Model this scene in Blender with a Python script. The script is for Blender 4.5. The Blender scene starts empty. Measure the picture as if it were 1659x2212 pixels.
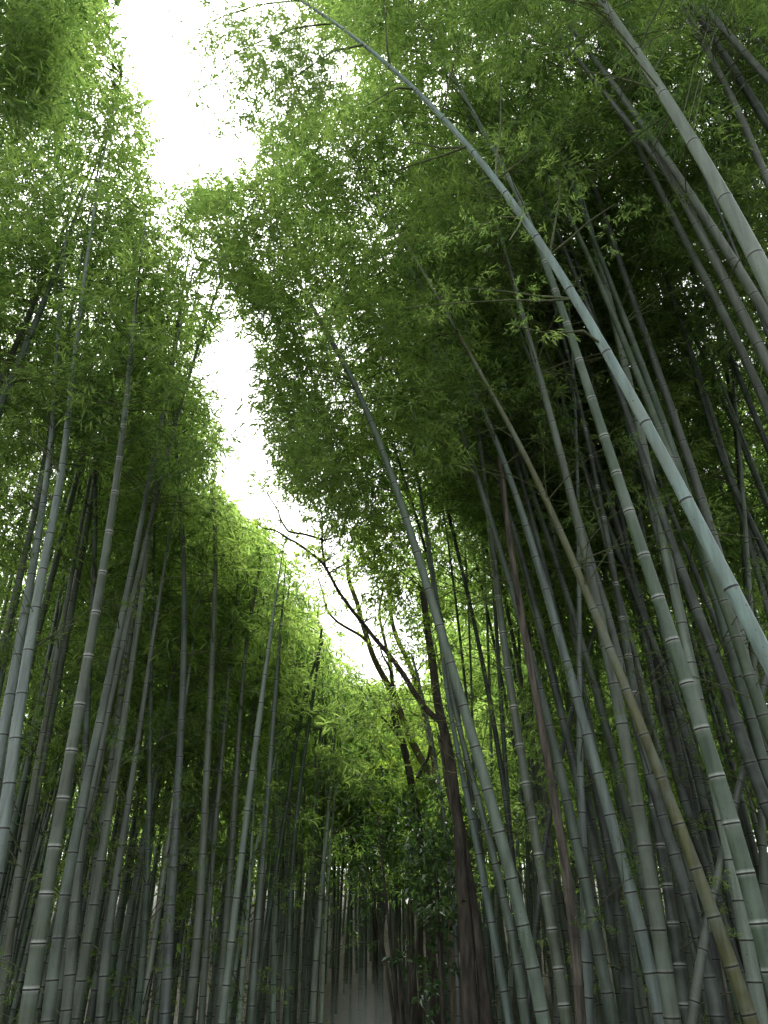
import bpy, math, random
import numpy as np
from mathutils import Vector

# ------------------------------------------------------------------ camera, sky, sun, exposure
SC = bpy.context.scene
COL = SC.collection
rng = np.random.default_rng(11)
random.seed(11)

PITCH = math.radians(29.5)
CAMZ = 1.6
PW, PH, PF = 1659.0, 2212.0, 1736.0          # photo size used for the measurements, focal length in those pixels

cam_d = bpy.data.cameras.new("camera")
cam = bpy.data.objects.new("camera", cam_d)
COL.objects.link(cam)
cam.location = (0, 0, CAMZ)
cam.rotation_euler = (math.radians(90) + PITCH, 0, 0)
cam_d.sensor_fit = 'VERTICAL'
cam_d.sensor_height = 24.0
cam_d.sensor_width = 18.0
cam_d.lens = 12.0 / math.tan(math.radians(32.5))
cam_d.clip_start = 0.05
cam_d.clip_end = 1000
SC.camera = cam

SUN_EL, SUN_AZ = math.radians(57), math.radians(-20)   # overcast brightness ahead, a little to the west of the path
world = bpy.data.worlds.new("World")
SC.world = world
world.use_nodes = True
wn = world.node_tree
wn.nodes.clear()
sky = wn.nodes.new("ShaderNodeTexSky")
sky.sky_type = 'NISHITA'
sky.sun_disc = False
sky.sun_elevation = SUN_EL
sky.sun_rotation = SUN_AZ
sky.air_density = 1.0
sky.dust_density = 4.0
sky.ozone_density = 1.0
hs = wn.nodes.new("ShaderNodeHueSaturation")
hs.inputs['Saturation'].default_value = 0.12          # an overcast, colourless sky
bg = wn.nodes.new("ShaderNodeBackground")
bg.inputs['Strength'].default_value = 0.15
wo = wn.nodes.new("ShaderNodeOutputWorld")
wn.links.new(sky.outputs[0], hs.inputs['Color'])
wn.links.new(hs.outputs[0], bg.inputs['Color'])
wn.links.new(bg.outputs[0], wo.inputs[0])

sun_d = bpy.data.lights.new("sun", 'SUN')
sun_d.energy = 2.3
sun_d.angle = math.radians(25)
sun_d.color = (1.0, 0.97, 0.90)
sun = bpy.data.objects.new("sun", sun_d)
COL.objects.link(sun)
sv = Vector((math.sin(SUN_AZ) * math.cos(SUN_EL), math.cos(SUN_AZ) * math.cos(SUN_EL), math.sin(SUN_EL)))
sun.rotation_euler = sv.to_track_quat('Z', 'Y').to_euler()

SC.view_settings.view_transform = 'Standard'
SC.view_settings.look = 'None'
SC.view_settings.exposure = 1.87
SC.view_settings.gamma = 1.0
SC.render.engine = 'CYCLES'
cy = SC.cycles
cy.max_bounces = 7
cy.diffuse_bounces = 4
cy.glossy_bounces = 2
cy.transmission_bounces = 4
cy.transparent_max_bounces = 4
cy.volume_bounces = 1
cy.caustics_reflective = False
cy.caustics_refractive = False

# ------------------------------------------------------------------ projection helpers
CP, SP = math.cos(PITCH), math.sin(PITCH)

def ray(x, y):
    u, v = (x - PW / 2) / PF, (PH / 2 - y) / PF
    return np.array([u, CP - v * SP, SP + v * CP])

def project(P):
    P = np.atleast_2d(P)
    q = P - np.array([0, 0, CAMZ])
    zc = q[:, 1] * CP + q[:, 2] * SP
    zs = np.where(zc > 0.05, zc, np.nan)
    v = (-q[:, 1] * SP + q[:, 2] * CP) / zs
    u = q[:, 0] / zs
    return PW / 2 + u * PF, PH / 2 - v * PF, zc

GAP_Y = [-60, 0, 100, 150, 190, 260, 330, 420, 470, 520, 580, 640, 690, 740, 800, 860, 920, 980, 1010, 1050, 1100, 1150, 1200, 1280, 1330, 1380, 1430, 1480, 1500]
GAP_L = [270, 262, 250, 262, 300, 335, 322, 342, 366, 372, 386, 440, 455, 440, 430, 452, 472, 488, 445, 455, 512, 590, 630, 655, 700, 716, 742, 782, 830]
GAR_Y = [-60, 0, 100, 170, 210, 240, 300, 350, 380, 410, 470, 530, 600, 660, 690, 760, 830, 900, 960, 1020, 1060, 1100, 1200, 1300, 1400, 1480, 1500]
GAP_R = [690, 690, 760, 790, 740, 640, 548, 560, 540, 378, 372, 385, 418, 448, 532, 532, 562, 592, 580, 590, 612, 700, 790, 860, 900, 905, 890]

def in_gap(P, margin=0.0):
    """Whether a point would stand in the open air over the path (the strip of sky)."""
    x, y, zc = project(P)
    m = margin * PF / np.maximum(zc, 0.5)
    l = np.interp(y, GAP_Y, GAP_L) - m
    r = np.interp(y, GAR_Y, GAP_R) + m
    l = np.minimum(l, r)
    return (zc > 0.3) & (y < 1490) & (x > l) & (x < r)

def over_path(P):
    """The same strip of open air continued above and behind the frame."""
    P = np.atleast_2d(P)
    x, y, zc = project(P)
    out = (zc <= 0.3) | (y < -60)
    return out & (P[:, 0] > -1.6) & (P[:, 0] < 0.2)

def path_x(Y):
    return 0.05 * np.maximum(Y - 10, 0) - 0.0

def ground_z(x, y):
    x, y = np.asarray(x, float), np.asarray(y, float)
    d = np.abs(x - path_x(np.minimum(y, 30)))
    s = np.maximum(d - 4.0, 0)
    h = np.minimum(0.23 * s + 0.004 * s * s, 10.0)
    f = np.maximum(y - 19.0, 0)
    h2 = np.minimum(0.17 * f, 10.0)
    bump = 0.10 * np.sin(x * 1.3 + 0.7) * np.sin(y * 0.9 + 1.1) + 0.05 * np.sin(x * 3.1) * np.cos(y * 2.7)
    return np.maximum(h, h2) + bump * np.clip((d - 1.5) / 2.0, 0, 1)

# ------------------------------------------------------------------ materials
def new_mat(name):
    m = bpy.data.materials.new(name)
    m.use_nodes = True
    m.node_tree.nodes.clear()
    return m, m.node_tree.nodes, m.node_tree.links

def leaf_material(name, dark, light, tr_dark, tr_light, gloss=0.035, rough=0.42):
    m, n, l = new_mat(name)
    at = n.new("ShaderNodeAttribute"); at.attribute_name = 'tint'
    r1 = n.new("ShaderNodeValToRGB"); r2 = n.new("ShaderNodeValToRGB")
    for r, a, b in ((r1, dark, light), (r2, tr_dark, tr_light)):
        r.color_ramp.elements[0].color = (*a, 1); r.color_ramp.elements[1].color = (*b, 1)
        l.new(at.outputs['Fac'], r.inputs[0])
    df = n.new("ShaderNodeBsdfDiffuse"); tr = n.new("ShaderNodeBsdfTranslucent"); gl = n.new("ShaderNodeBsdfGlossy")
    gl.inputs['Roughness'].default_value = rough
    gl.inputs['Color'].default_value = (0.9, 0.95, 0.9, 1)
    ad = n.new("ShaderNodeAddShader")
    mx2 = n.new("ShaderNodeMixShader")
    lw = n.new("ShaderNodeValue"); lw.outputs[0].default_value = gloss
    l.new(r1.outputs[0], df.inputs[0]); l.new(r2.outputs[0], tr.inputs[0])
    l.new(df.outputs[0], ad.inputs[0]); l.new(tr.outputs[0], ad.inputs[1])
    l.new(lw.outputs[0], mx2.inputs[0]); l.new(ad.outputs[0], mx2.inputs[1]); l.new(gl.outputs[0], mx2.inputs[2])
    o = n.new("ShaderNodeOutputMaterial"); l.new(mx2.outputs[0], o.inputs[0])
    return m

LEAF = leaf_material("bamboo_leaf", (0.020, 0.046, 0.012), (0.078, 0.108, 0.026), (0.045, 0.110, 0.018), (0.28, 0.40, 0.085), gloss=0.04)
BROAD = leaf_material("evergreen_leaf", (0.018, 0.042, 0.014), (0.045, 0.085, 0.022), (0.012, 0.03, 0.006), (0.04, 0.09, 0.012), gloss=0.07, rough=0.3)
TREELEAF = leaf_material("tree_leaf", (0.04, 0.08, 0.016), (0.09, 0.13, 0.025), (0.10, 0.20, 0.02), (0.28, 0.36, 0.05))

def culm_material():
    m, n, l = new_mat("bamboo_culm_skin")
    oi = n.new("ShaderNodeObjectInfo")
    tc = n.new("ShaderNodeTexCoord")
    mp = n.new("ShaderNodeMapping"); mp.inputs['Scale'].default_value = (26, 26, 2.2)
    l.new(tc.outputs['Object'], mp.inputs['Vector'])
    n1 = n.new("ShaderNodeTexNoise"); n1.inputs['Scale'].default_value = 1.0; n1.inputs['Detail'].default_value = 5
    l.new(mp.outputs[0], n1.inputs['Vector'])
    n2 = n.new("ShaderNodeTexNoise"); n2.inputs['Scale'].default_value = 2.3; n2.inputs['Detail'].default_value = 6
    l.new(tc.outputs['Object'], n2.inputs['Vector'])
    n3 = n.new("ShaderNodeTexNoise"); n3.inputs['Scale'].default_value = 60; n3.inputs['Detail'].default_value = 3
    l.new(tc.outputs['Object'], n3.inputs['Vector'])
    # long streaks and blotches vary the skin's own colour
    r1 = n.new("ShaderNodeMapRange"); r1.inputs[1].default_value = 0.3; r1.inputs[2].default_value = 0.7; r1.inputs[3].default_value = 0.58; r1.inputs[4].default_value = 1.32
    l.new(n1.outputs['Fac'], r1.inputs[0])
    mul = n.new("ShaderNodeMixRGB"); mul.blend_type = 'MULTIPLY'; mul.inputs[0].default_value = 1
    l.new(oi.outputs['Color'], mul.inputs[1]); l.new(r1.outputs[0], mul.inputs[2])
    # pale waxy bloom patches
    r2 = n.new("ShaderNodeMapRange"); r2.inputs[1].default_value = 0.47; r2.inputs[2].default_value = 0.66; r2.inputs[3].default_value = 0; r2.inputs[4].default_value = 0.55
    l.new(n2.outputs['Fac'], r2.inputs[0])
    wax = n.new("ShaderNodeMixRGB"); wax.inputs[2].default_value = (0.175, 0.22, 0.185, 1)
    l.new(r2.outputs[0], wax.inputs[0]); l.new(mul.outputs[0], wax.inputs[1])
    # dark specks
    r3 = n.new("ShaderNodeMapRange"); r3.inputs[1].default_value = 0.64; r3.inputs[2].default_value = 0.72; r3.inputs[3].default_value = 0; r3.inputs[4].default_value = 0.6
    l.new(n3.outputs['Fac'], r3.inputs[0])
    spk = n.new("ShaderNodeMixRGB"); spk.inputs[2].default_value = (0.03, 0.035, 0.028, 1)
    l.new(r3.outputs[0], spk.inputs[0]); l.new(wax.outputs[0], spk.inputs[1])
    # node: dark scar line, white powder under it
    a1 = n.new("ShaderNodeAttribute"); a1.attribute_name = 'powder'
    pw = n.new("ShaderNodeMixRGB"); pw.inputs[2].default_value = (0.50, 0.54, 0.50, 1)
    pm = n.new("ShaderNodeMath"); pm.operation = 'MULTIPLY'; l.new(a1.outputs['Fac'], pm.inputs[0]); l.new(r1.outputs[0], pm.inputs[1])
    l.new(pm.outputs[0], pw.inputs[0]); l.new(spk.outputs[0], pw.inputs[1])
    a2 = n.new("ShaderNodeAttribute"); a2.attribute_name = 'scar'
    sc = n.new("ShaderNodeMixRGB"); sc.inputs[2].default_value = (0.012, 0.013, 0.011, 1)
    l.new(a2.outputs['Fac'], sc.inputs[0]); l.new(pw.outputs[0], sc.inputs[1])
    p = n.new("ShaderNodeBsdfPrincipled")
    l.new(sc.outputs[0], p.inputs['Base Color'])
    rr = n.new("ShaderNodeMapRange"); rr.inputs[3].default_value = 0.34; rr.inputs[4].default_value = 0.58
    l.new(n2.outputs['Fac'], rr.inputs[0]); l.new(rr.outputs[0], p.inputs['Roughness'])
    p.inputs['Specular IOR Level'].default_value = 0.45
    o = n.new("ShaderNodeOutputMaterial"); l.new(p.outputs[0], o.inputs[0])
    return m
CULM = culm_material()

def rough_material(name, c1, c2, scale, stretch=(1, 1, 1), rough=0.9, bump=0.5, detail=8):
    m, n, l = new_mat(name)
    tc = n.new("ShaderNodeTexCoord")
    mp = n.new("ShaderNodeMapping"); mp.inputs['Scale'].default_value = stretch
    l.new(tc.outputs['Object'], mp.inputs['Vector'])
    nz = n.new("ShaderNodeTexNoise"); nz.inputs['Scale'].default_value = scale; nz.inputs['Detail'].default_value = detail
    l.new(mp.outputs[0], nz.inputs['Vector'])
    rp = n.new("ShaderNodeValToRGB")
    rp.color_ramp.elements[0].position = 0.35; rp.color_ramp.elements[1].position = 0.68
    rp.color_ramp.elements[0].color = (*c1, 1); rp.color_ramp.elements[1].color = (*c2, 1)
    l.new(nz.outputs['Fac'], rp.inputs[0])
    p = n.new("ShaderNodeBsdfPrincipled"); p.inputs['Roughness'].default_value = rough
    l.new(rp.outputs[0], p.inputs['Base Color'])
    b = n.new("ShaderNodeBump"); b.inputs['Strength'].default_value = bump; b.inputs['Distance'].default_value = 0.03
    l.new(nz.outputs['Fac'], b.inputs['Height']); l.new(b.outputs[0], p.inputs['Normal'])
    o = n.new("ShaderNodeOutputMaterial"); l.new(p.outputs[0], o.inputs[0])
    return m
TWIG = rough_material("twig", (0.05, 0.065, 0.03), (0.12, 0.14, 0.06), 30, bump=0)
BARK = rough_material("dark_bark", (0.020, 0.017, 0.013), (0.10, 0.086, 0.068), 16, (1, 1, 0.22), bump=1.0)
PALEBARK = rough_material("pale_bark", (0.09, 0.075, 0.05), (0.27, 0.23, 0.16), 12, (1, 1, 0.3), bump=0.8)
LITTER = rough_material("leaf_litter", (0.014, 0.013, 0.008), (0.055, 0.047, 0.028), 9, bump=0.8)
GRAVEL = rough_material("path_gravel", (0.16, 0.15, 0.13), (0.30, 0.28, 0.24), 40, bump=0.4)
DEADSKIN = rough_material("dead_culm_skin", (0.030, 0.025, 0.020), (0.17, 0.152, 0.125), 26, (1, 1, 0.10), bump=0.6)

# ------------------------------------------------------------------ mesh helpers
def mesh_quads(name, V, Q, mats, attrs=None, mat_idx=None, smooth=False):
    me = bpy.data.meshes.new(name)
    V = np.asarray(V, np.float32); Q = np.asarray(Q, np.int32)
    me.vertices.add(len(V)); me.vertices.foreach_set('co', V.ravel())
    me.loops.add(Q.size); me.loops.foreach_set('vertex_index', Q.ravel())
    me.polygons.add(len(Q))
    me.polygons.foreach_set('loop_start', np.arange(0, Q.size, 4, dtype=np.int32))
    for m in mats: me.materials.append(m)
    if mat_idx is not None: me.polygons.foreach_set('material_index', np.asarray(mat_idx, np.int32))
    me.polygons.foreach_set('use_smooth', np.full(len(Q), bool(smooth)))
    for k, a in (attrs or {}).items():
        at = me.attributes.new(k, 'FLOAT', 'POINT')
        at.data.foreach_set('value', np.asarray(a, np.float32))
    me.update(calc_edges=True)
    return me

def link(name, me, parent=None, loc=None):
    o = bpy.data.objects.new(name, me)
    COL.objects.link(o)
    if parent is not None: o.parent = parent
    if loc is not None: o.location = loc
    return o

def tag(o, label, cat, group=None):
    o['label'] = label; o['category'] = cat
    if group: o['group'] = group

def frames(P):
    """Tangents and two side vectors along a polyline, without twist."""
    T = np.gradient(P, axis=0)
    T /= np.linalg.norm(T, axis=1)[:, None] + 1e-9
    A = np.zeros_like(P); B = np.zeros_like(P)
    a = np.cross(T[0], [0.3, 1, 0.1]); a /= np.linalg.norm(a)
    for i in range(len(P)):
        a = a - T[i] * a.dot(T[i]); a /= np.linalg.norm(a) + 1e-9
        A[i] = a; B[i] = np.cross(T[i], a)
    return T, A, B

def tube(P, R, sides, lump=0.0, seed=0):
    """Closed-end tube: vertices and quads."""
    P = np.asarray(P, float); R = np.asarray(R, float)
    T, A, B = frames(P)
    th = np.linspace(0, 2 * np.pi, sides, endpoint=False)
    rr = np.repeat(R[:, None], sides, 1)
    if lump:
        g = np.random.default_rng(seed)
        ph = g.uniform(0, 6.28, 6)
        s = np.arange(len(P))[:, None]
        rr = rr * (1 + lump * (np.sin(2 * th[None] + 0.13 * s + ph[0]) * 0.5 + np.sin(3 * th[None] - 0.21 * s + ph[1]) * 0.4 + np.sin(0.55 * s + ph[2]) * np.sin(th[None] + ph[3]) * 0.7))
    V = P[:, None] + rr[..., None] * (np.cos(th)[None, :, None] * A[:, None] + np.sin(th)[None, :, None] * B[:, None])
    V = V.reshape(-1, 3)
    n = len(P); i = np.arange(n - 1)[:, None] * sides; j = np.arange(sides)[None]; k = (j + 1) % sides
    Q = np.stack([i + j, i + k, i + sides + k, i + sides + j], -1).reshape(-1, 4)
    return V, Q

def resample(P, n):
    P = np.asarray(P, float)
    s = np.r_[0, np.cumsum(np.linalg.norm(np.diff(P, axis=0), axis=1))]
    t = np.linspace(0, s[-1], n)
    return np.stack([np.interp(t, s, P[:, k]) for k in range(3)], 1)

# ------------------------------------------------------------------ leaves and sprays
def leaf_quads(base, d, up, L, Wd):
    """Lance-shaped leaf of one folded quad pair; here a rhombus widest a third of the way out."""
    d = d / (np.linalg.norm(d, axis=1)[:, None] + 1e-9)
    s = np.cross(d, up); s /= np.linalg.norm(s, axis=1)[:, None] + 1e-9
    nrm = np.cross(s, d)
    L = L[:, None]; Wd = Wd[:, None]
    mid = base + d * L * 0.38 + nrm * Wd * 0.25
    tip = base + d * L - nrm * L * 0.10
    return np.stack([base, mid + s * Wd * 0.5, tip, mid - s * Wd * 0.5], 1)

def make_spray(g, n_twig, per, leaf, spread=0.30, droop=0.35, ratio=0.155):
    """A twig end: short side twigs, each tipped by a fan of leaves; reaches out along +X."""
    out, tint = [], []
    for k in range(n_twig):
        p0 = np.array([g.uniform(-0.15, 1.0) * spread, 0, 0])
        az = g.uniform(-1.5, 1.5); el = g.uniform(-0.6, 0.7)
        td = np.array([math.cos(az) * math.cos(el), math.sin(az) * math.cos(el), math.sin(el)])
        tip = p0 + td * spread * g.uniform(0.25, 0.9) + np.array([0, 0, g.normal(0, .06)])
        m = per + int(g.integers(-1, 3))
        d = td[None] * 0.9 + g.normal(0, 0.62, (m, 3)) + np.array([0, 0, -droop])
        base = tip[None] - td[None] * g.uniform(0, 0.10, (m, 1)) + g.normal(0, 0.012, (m, 3))
        up = g.normal(0, 0.55, (m, 3)) + np.array([0, 0, 1.0])
        L = leaf * g.uniform(0.65, 1.25, m)
        out.append(leaf_quads(base, d, up, L, L * ratio * g.uniform(0.8, 1.2, m)))
        tint.append(np.clip(np.full(m, g.uniform(0.2, 0.75)) + g.normal(0, 0.13, m), 0, 1))
    return np.concatenate(out), np.concatenate(tint)

tg = np.random.default_rng(5)
SPRAYS = {
    'near': [make_spray(tg, 12, 5, 0.10) for _ in range(28)],
    'mid':  [make_spray(tg, 8, 4, 0.135, 0.32, ratio=0.18) for _ in range(24)],
    'far':  [make_spray(tg, 7, 3, 0.175, 0.36, ratio=0.22) for _ in range(20)],
    'broad': [make_spray(tg, 6, 4, 0.085, 0.22, 0.2, 0.5) for _ in range(20)],
    'tree': [make_spray(tg, 7, 4, 0.085, 0.28, 0.25, 0.42) for _ in range(20)],
}

def foliage_mesh(name, spots, kind, twigs, mats, g, scale=1.0, hue=0.0):
    """spots: (pos, azimuth, scale). twigs: list of (P, r0, r1). One foliage mesh, quads only."""
    LV, LT = [], []
    tpl = SPRAYS[kind]
    for (p, az, s) in spots:
        q, t = tpl[int(g.integers(len(tpl)))]
        c, sn = math.cos(az), math.sin(az)
        tilt = g.normal(0, 0.3); ct, st = math.cos(tilt), math.sin(tilt)
        R = np.array([[c, -sn, 0], [sn, c, 0], [0, 0, 1]]) @ np.array([[ct, 0, st], [0, 1, 0], [-st, 0, ct]])
        LV.append((q.reshape(-1, 3) * s * scale) @ R.T + p)
        LT.append(np.clip(np.repeat(t + g.normal(0, 0.11) + hue, 4), 0, 1))
    nv = sum(len(v) for v in LV)
    Q = [np.arange(nv, dtype=np.int32).reshape(-1, 4)]
    MI = [np.zeros(len(Q[0]), np.int32)]
    for (P, r0, r1) in twigs:
        V, q = tube(P, np.linspace(r0, r1, len(P)), 3)
        LV.append(V); LT.append(np.full(len(V), 0.5)); Q.append(q + nv); MI.append(np.ones(len(q), np.int32)); nv += len(V)
    if nv == 0: return None
    return mesh_quads(name, np.concatenate(LV), np.concatenate(Q), mats, {'tint': np.concatenate(LT)}, np.concatenate(MI))

MARGIN = {'near': 0.26, 'mid': 0.33, 'far': 0.42}

def crown_plan(P, z0, dens, reach, g, kind, keep=None, lower=0.0):
    """Branches at the culm's nodes from height z0 to the tip; sprays along them. P: culm centreline."""
    s = np.r_[0, np.cumsum(np.linalg.norm(np.diff(P, axis=0), axis=1))]
    zs = P[:, 2]
    i0 = int(np.argmax(zs >= z0)) if (zs >= z0).any() else len(P) - 2
    s0, s1 = s[i0], s[-1]
    spots, twigs = [], []
    n = max(2, int((s1 - s0) / 0.30))
    for k in range(n):
        f = (k + g.uniform(0, 1)) / n
        ss = s0 + (s1 - s0) * f
        c = np.array([np.interp(ss, s, P[:, a]) for a in range(3)])
        for b in range(2):
            if g.uniform() > dens: continue
            az = g.uniform(0, 2 * np.pi)
            L = reach * (0.55 + 0.75 * math.sin(math.pi * min(1, f * 0.75 + 0.22))) * g.uniform(0.55, 1.15)
            el = g.uniform(0.15, 0.75)
            t = np.linspace(0, 1, 5)[:, None]
            d = np.array([math.cos(az) * math.cos(el), math.sin(az) * math.cos(el), math.sin(el)])
            Bp = c + d * L * t + np.array([0, 0, -0.42 * L]) * t ** 2.2
            m = max(2, int(round(L / 0.30)))
            used = 0
            for j in range(m):
                tt = (0.25 + 0.75 * (j + g.uniform(0.2, 1.0)) / m)
                p = np.array([np.interp(tt, t[:, 0], Bp[:, a]) for a in range(3)]) + g.normal(0, 0.10, 3)
                if in_gap(p, MARGIN[kind] * g.uniform(.15, 2.2))[0] or over_path(p)[0]: continue
                if hides_culm(p, 0.36) or 0 < project(p)[2][0] < 5.8: continue
                spots.append((p, az + g.normal(0, 0.7), g.uniform(0.8, 1.25)))
                used += 1
            if used and not in_gap(Bp[-1])[0]:
                twigs.append((Bp, 0.007, 0.0025))
    return spots, twigs

# ------------------------------------------------------------------ a bamboo
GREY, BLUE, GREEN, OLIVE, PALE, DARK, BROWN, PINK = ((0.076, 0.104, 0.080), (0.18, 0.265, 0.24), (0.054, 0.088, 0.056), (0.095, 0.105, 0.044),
                                               (0.17, 0.22, 0.17), (0.042, 0.055, 0.045), (0.12, 0.09, 0.07), (0.108, 0.126, 0.102))  # PALE also carries the light on culms that stand lit

def culm_mesh(P, R, inter, sides, g, fine, pf=0.35):
    """P, R: centreline and radii (dense). Rings at each node with a scar line, a swelling and a powder band."""
    s = np.r_[0, np.cumsum(np.linalg.norm(np.diff(P, axis=0), axis=1))]
    tot = s[-1]
    S, K, SCAR, POW = [], [], [], []
    def ring(x, k, a, b):
        S.append(x); K.append(k); SCAR.append(a); POW.append(b)
    x = 0.0
    ring(0, 1.02, 0, 0)
    x = inter * g.uniform(0.3, 0.9)
    while x < tot - 0.3:
        f = x / tot
        h = 0.011 if fine else 0.016
        ring(x - 0.034, 1.0, 0, 0.0)
        ring(x - 0.017, 1.005, 0.0, 0.25 * pf)
        ring(x - h * 0.75, 1.04, 0.1, pf)
        ring(x - h * 0.45, 1.065, 1, 0)
        ring(x + h * 0.35, 1.055, 0.9, 0)
        ring(x + h * 0.7, 1.05, 0.0, 0.1 if pf < .6 else .7)
        ring(x + 0.030, 1.0, 0, 0)
        step = inter * (0.82 + 0.75 * math.sin(math.pi * min(1, f * 1.1))) * g.uniform(0.93, 1.07)
        if fine: ring(x + step * 0.5, 0.995, 0, 0)
        x += max(step, 0.14)
    ring(tot - 0.02, 1, 0, 0); ring(tot, 0.4, 0, 0)
    S = np.array(S); o = np.argsort(S, kind='stable')
    S = S[o]; K = np.array(K)[o]; SCAR = np.array(SCAR)[o]; POW = np.array(POW)[o]
    C = np.stack([np.interp(S, s, P[:, k]) for k in range(3)], 1)
    Rr = np.interp(S, s, R) * K
    V, Q = tube(C, Rr, sides)
    return V, Q, np.repeat(SCAR, sides), np.repeat(POW, sides)

BAMBOO = []
CLEAR = []            # culms that stand clear of leaves: photo-plane x, y, distance along their visible length

def hides_culm(p, m, more=0.25):
    """Whether a spray at p would hang in front of one of the bare culms that stand clear of the leaves."""
    if not len(CLEAR): return False
    x, y, zc = project(p)
    if not (zc[0] > 0.3): return False
    d = np.hypot(CLEAR[:, 0] - x[0], CLEAR[:, 1] - y[0])
    return bool(((d < m * PF / zc[0]) & (zc[0] < CLEAR[:, 2] + 0.25)).any())

def build_bamboo(P, R, col, label, group, z_crown, dens, reach, kind, inter=0.27, sides=10, fine=False, skin=None, hue=0.0, extra=None, leafscale=1.0, crown=True, pf=0.3, ztop=None):
    base = P[0].copy()
    root = bpy.data.objects.new("bamboo", None)
    root.empty_display_size = 0.3
    COL.objects.link(root)
    root.location = base
    tag(root, label, "bamboo", group)
    V, Q, sc, pw = culm_mesh(P, R, inter, sides, rng, fine, pf)
    me = mesh_quads("culm", V - base, Q, [skin or CULM], {'scar': sc, 'powder': pw}, smooth=True)
    c = link("culm", me, root)
    j = rng.uniform(0.86, 1.14)
    if sum(col) > 0.36 and sum(col) < 0.6 and col not in (PALE,): col = tuple(v * .8 for v in col)
    c.color = (col[0] * j * rng.uniform(.96, 1.03), col[1] * j, col[2] * j * rng.uniform(.96, 1.03), 1)
    B = dict(root=root, P=P, kind=kind, z=z_crown, dens=dens, reach=reach, hue=hue + rng.normal(0, 0.14), spots=[], twigs=[], crown=crown, ztop=ztop)
    BAMBOO.append(B)
    return root

def grow_crowns():
    for B in BAMBOO:
        if B['crown']:
            B['spots'], B['twigs'] = crown_plan(B['P'], B['z'], B['dens'], B['reach'], rng, B['kind'])

def side_branches():
    """Bare side branches in pairs at the upper nodes of the culms that show their length."""
    for B in BAMBOO:
        if B['ztop'] is None or not B['crown']: continue
        P, base = B['P'], np.array(B['root'].location)
        for k in range(4):
            z = B['ztop'] - rng.uniform(0.2, 2.6)
            c = np.array([np.interp(z, P[:, 2], P[:, a]) for a in range(3)])
            az = rng.uniform(0, 6.28)
            for q in range(2):
                a2 = az + q * rng.uniform(0.5, 1.1); el = rng.uniform(0.35, 0.95); L = rng.uniform(0.6, 1.35)
                d = np.array([math.cos(a2) * math.cos(el), math.sin(a2) * math.cos(el), math.sin(el)])
                t = np.linspace(0, 1, 7)[:, None]
                C = c + d * L * t + np.array([0, 0, -0.25 * L]) * t ** 2 + rng.normal(0, .012, (7, 3)) * t
                if in_gap(C[-1], .2)[0]: continue
                V, Q = tube(C - base, np.linspace(0.0075, 0.0025, 7), 5)
                nv = len(V)
                e = C[4] - base; f = e + d * 0.35 * L + rng.normal(0, .14, 3)
                V2, Q2 = tube(resample([e, (e + f) / 2, f], 4), np.linspace(.004, .0018, 4), 4)
                link("branch", mesh_quads("branch", np.concatenate([V, V2]), np.concatenate([Q, Q2 + nv]), [TWIG], smooth=True), B['root'])
                for pt in (C[-1], f + base):
                    B['spots'].append((pt, a2 + rng.normal(0, .5), rng.uniform(.35, .6)))

AREA = {'near': 0.028, 'mid': 0.030, 'far': 0.040}
CELL = 36

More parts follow.
